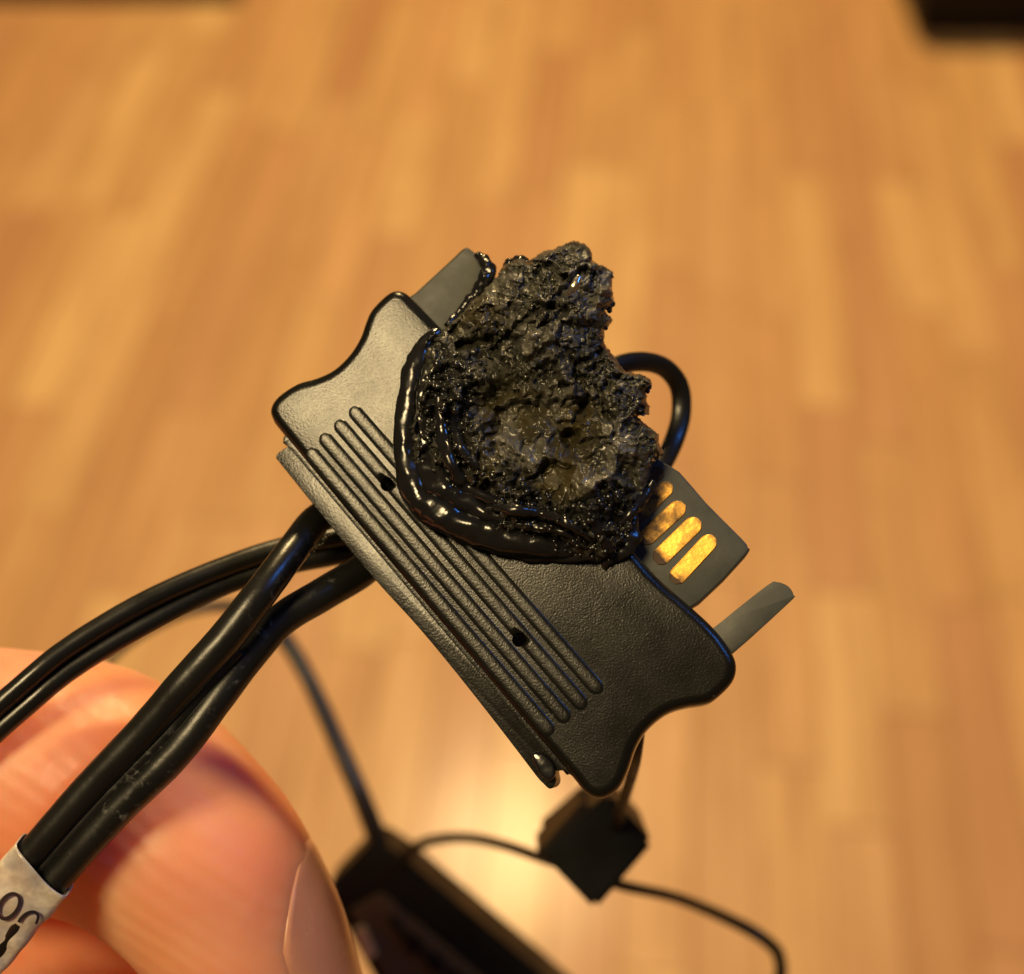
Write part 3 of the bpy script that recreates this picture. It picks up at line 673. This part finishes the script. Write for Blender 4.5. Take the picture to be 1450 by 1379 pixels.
# ------------------------------------------------------------------ hand
def chain(bm, pts, n=14):
    for p in catmull(pts, n):
        x, y, d, r = p; c = P(x, y, d); res = bmesh.ops.create_icosphere(bm, subdivisions=3, radius=r * d / FPX)
        for v in res['verts']: v.co += c
bm = bmesh.new()
idx_f = [(-1150, 1250, .105, 260), (-800, 1080, .100, 235), (-560, 1055, .098, 215), (-300, 1085, .0945, 203), (-60, 1097, .0925, 186), (80, 1108, .0918, 182), (175, 1140, .0908, 172), (268, 1216, .0897, 160), (330, 1305, .0895, 146), (374, 1396, .0900, 134), (408, 1480, .091, 120), (430, 1550, .092, 98)]
mid_f = [(-1150, 1500, .112, 260), (-760, 1350, .108, 225), (-480, 1330, .105, 212), (-200, 1352, .1015, 200), (0, 1420, .099, 186), (120, 1492, .0975, 172), (205, 1580, .0965, 155), (255, 1690, .097, 138), (280, 1790, .098, 100)]
ring = [(-1150, 1760, .118, 250), (-780, 1640, .115, 215), (-480, 1640, .112, 205), (-200, 1700, .109, 190), (-40, 1800, .107, 170), (40, 1920, .107, 150), (70, 2020, .108, 105)]
pink = [(-1150, 1980, .124, 220), (-820, 1930, .122, 185), (-540, 1950, .119, 175), (-320, 2020, .117, 160), (-200, 2110, .116, 140), (-150, 2210, .116, 95)]
thumb = [(-1250, 1900, .098, 300), (-950, 1760, .086, 260), (-700, 1660, .0765, 240), (-480, 1590, .0735, 235), (-340, 1540, .073, 215), (-270, 1515, .0735, 170)]
for ch in (idx_f, mid_f, ring, pink, thumb): chain(bm, ch)
for row in ([(-1150, 1250, .105, 260), (-1500, 1500, .11, 330), (-1900, 1800, .115, 350), (-2400, 2200, .12, 300), (-3000, 2700, .12, 290)],
            [(-1150, 1760, .118, 260), (-1500, 1800, .118, 330), (-1900, 2000, .118, 340), (-2400, 2350, .12, 300), (-3000, 2800, .12, 280)],
            [(-1150, 1980, .122, 230), (-1500, 2100, .118, 300), (-1950, 2300, .116, 300), (-2400, 2500, .12, 290)],
            [(-1250, 1900, .098, 300), (-1600, 1950, .105, 330), (-2000, 2100, .112, 320)]): chain(bm, row, 10)
hand = from_bm('hand', bm, None)
rm = hand.modifiers.new('r', 'REMESH'); rm.mode = 'VOXEL'; rm.voxel_size = .00042
s_ = hand.modifiers.new('s', 'SMOOTH'); s_.factor = .5; s_.iterations = 40
bpy.context.view_layer.update()
me = bpy.data.meshes.new_from_object(hand.evaluated_get(bpy.context.evaluated_depsgraph_get())); hand.modifiers.clear(); hand.data = me
me.name = 'hand'; me.materials.clear(); me.materials.append(M_skin)
nv = len(me.vertices); co = np.empty(nv * 3); me.vertices.foreach_get('co', co); co = co.reshape(-1, 3); no = np.empty(nv * 3); me.vertices.foreach_get('normal', no); no = no.reshape(-1, 3)
Vv = co - np.array(CAM); dd = Vv @ np.array(F); hx = CX + FPX * (Vv @ np.array(R)) / dd; hy = CY - FPX * (Vv @ np.array(U)) / dd
def creases(pl, wd):
    pl = catmull(pl, 6); best = np.full(nv, 1e9)
    for a, b in zip(pl[:-1], pl[1:]):
        e = b - a; t_ = np.clip(((hx - a[0]) * e[0] + (hy - a[1]) * e[1]) / (e @ e + 1e-9), 0, 1); best = np.minimum(best, np.hypot(hx - a[0] - t_ * e[0], hy - a[1] - t_ * e[1]))
    return np.exp(-(best / wd) ** 2)
disp = -.00022 * creases([(20, 1262), (60, 1180), (110, 1110), (190, 1050)], 9) * (dd < .1)
disp += .0004 * np.exp(-(((hx - 250) / 120) ** 2 + ((hy - 1230) / 110) ** 2)) * (dd < .092)
disp += .00016 * fbm(co / .007, 2, 5) + .00002 * fbm(co / .0012, 2, 15)
# nail bed step on the right edge
disp -= .00006 * np.clip(poly_sd(hx, hy, [(405, 1232), (440, 1222), (560, 1440), (520, 1560), (440, 1480), (408, 1330)]) / 6, 0, 1) * (dd < .097)
co2 = co + no * disp[:, None]; me.vertices.foreach_set('co', co2.ravel()); me.update()
me.polygons.foreach_set('use_smooth', [True] * len(me.polygons))
redv = np.clip(.35 + .5 * fbm(co / .011, 3, 2) + .5 * np.exp(-(((hx - 400) / 70) ** 2 + ((hy - 1180) / 140) ** 2)) + .3 * creases([(20, 1262), (60, 1180), (110, 1110), (190, 1050)], 25), 0, 1) * .8
attr(hand, 'red', redv)
hl = P(100, 1200, .09); hand.data.transform(Matrix.Translation(-hl)); hand.location = hl
tag(hand, 'bare hand at the lower left with a bent finger supporting the thick black cable', 'hand')
# finger nail: curved plate following the finger side, right edge
from mathutils.bvhtree import BVHTree
hand_bvh = BVHTree.FromPolygons([tuple(v) for v in co2], [tuple(p.vertices) for p in me.polygons])
def nail_pt(s, t_):
    # s: 0 root .. 1 free edge ; t_: -1..1 round the finger
    ax = catmull(idx_f[7:12], 10); k = s * .74 * (len(ax) - 1) + 7; k = min(k, len(ax) - 1.001); i = int(k); p = ax[i] * (1 - (k - i)) + ax[i + 1] * (k - i); q = ax[i + 1] - ax[i]
    c = P(p[0], p[1], p[2]); c2 = P(*(p + q * .5)[:3]); d = (c2 - c).normalized(); r = p[3] * p[2] / FPX
    side = d.cross(F).normalized()
    if side.dot(R) < 0: side = -side
    ang = math.radians(2 + 68 * t_); nrm = side * math.cos(ang) + F * math.sin(ang)
    hit = hand_bvh.ray_cast(c + nrm * r * 1.8, -nrm, r * 1.8)
    rr_ = (hit[0] - c).length if hit[0] is not None else r
    return c + nrm * (min(rr_, r * 1.15) + .00012 - .00024 * (1 - s) ** 3 - .00035 * max(0, abs(t_) - .8) * 5)
V, Fc = [], []; ns, nt = 26, 22
for i in range(ns + 1):
    for k in range(nt + 1):
        s0 = i / ns; tt = -1 + 2 * k / nt; s1 = s0; V.append(nail_pt(s1, tt * math.sqrt(max(.0, 1 - (1 - min(1, s0 * 2.2 + .01)) ** 2)))[:])
for i in range(ns):
    for k in range(nt): a0 = i * (nt + 1) + k; Fc.append((a0, a0 + 1, a0 + nt + 2, a0 + nt + 1))
nail = from_np('fingernail', V, Fc, M_nail); nail.data.transform(Matrix.Translation(-hl)); nail.parent = hand
md = nail.modifiers.new('t', 'SOLIDIFY'); md.thickness = .00030; md.offset = 0

scene.render.engine = 'CYCLES'
scene.cycles.use_denoising = True
scene.cycles.max_bounces = 8
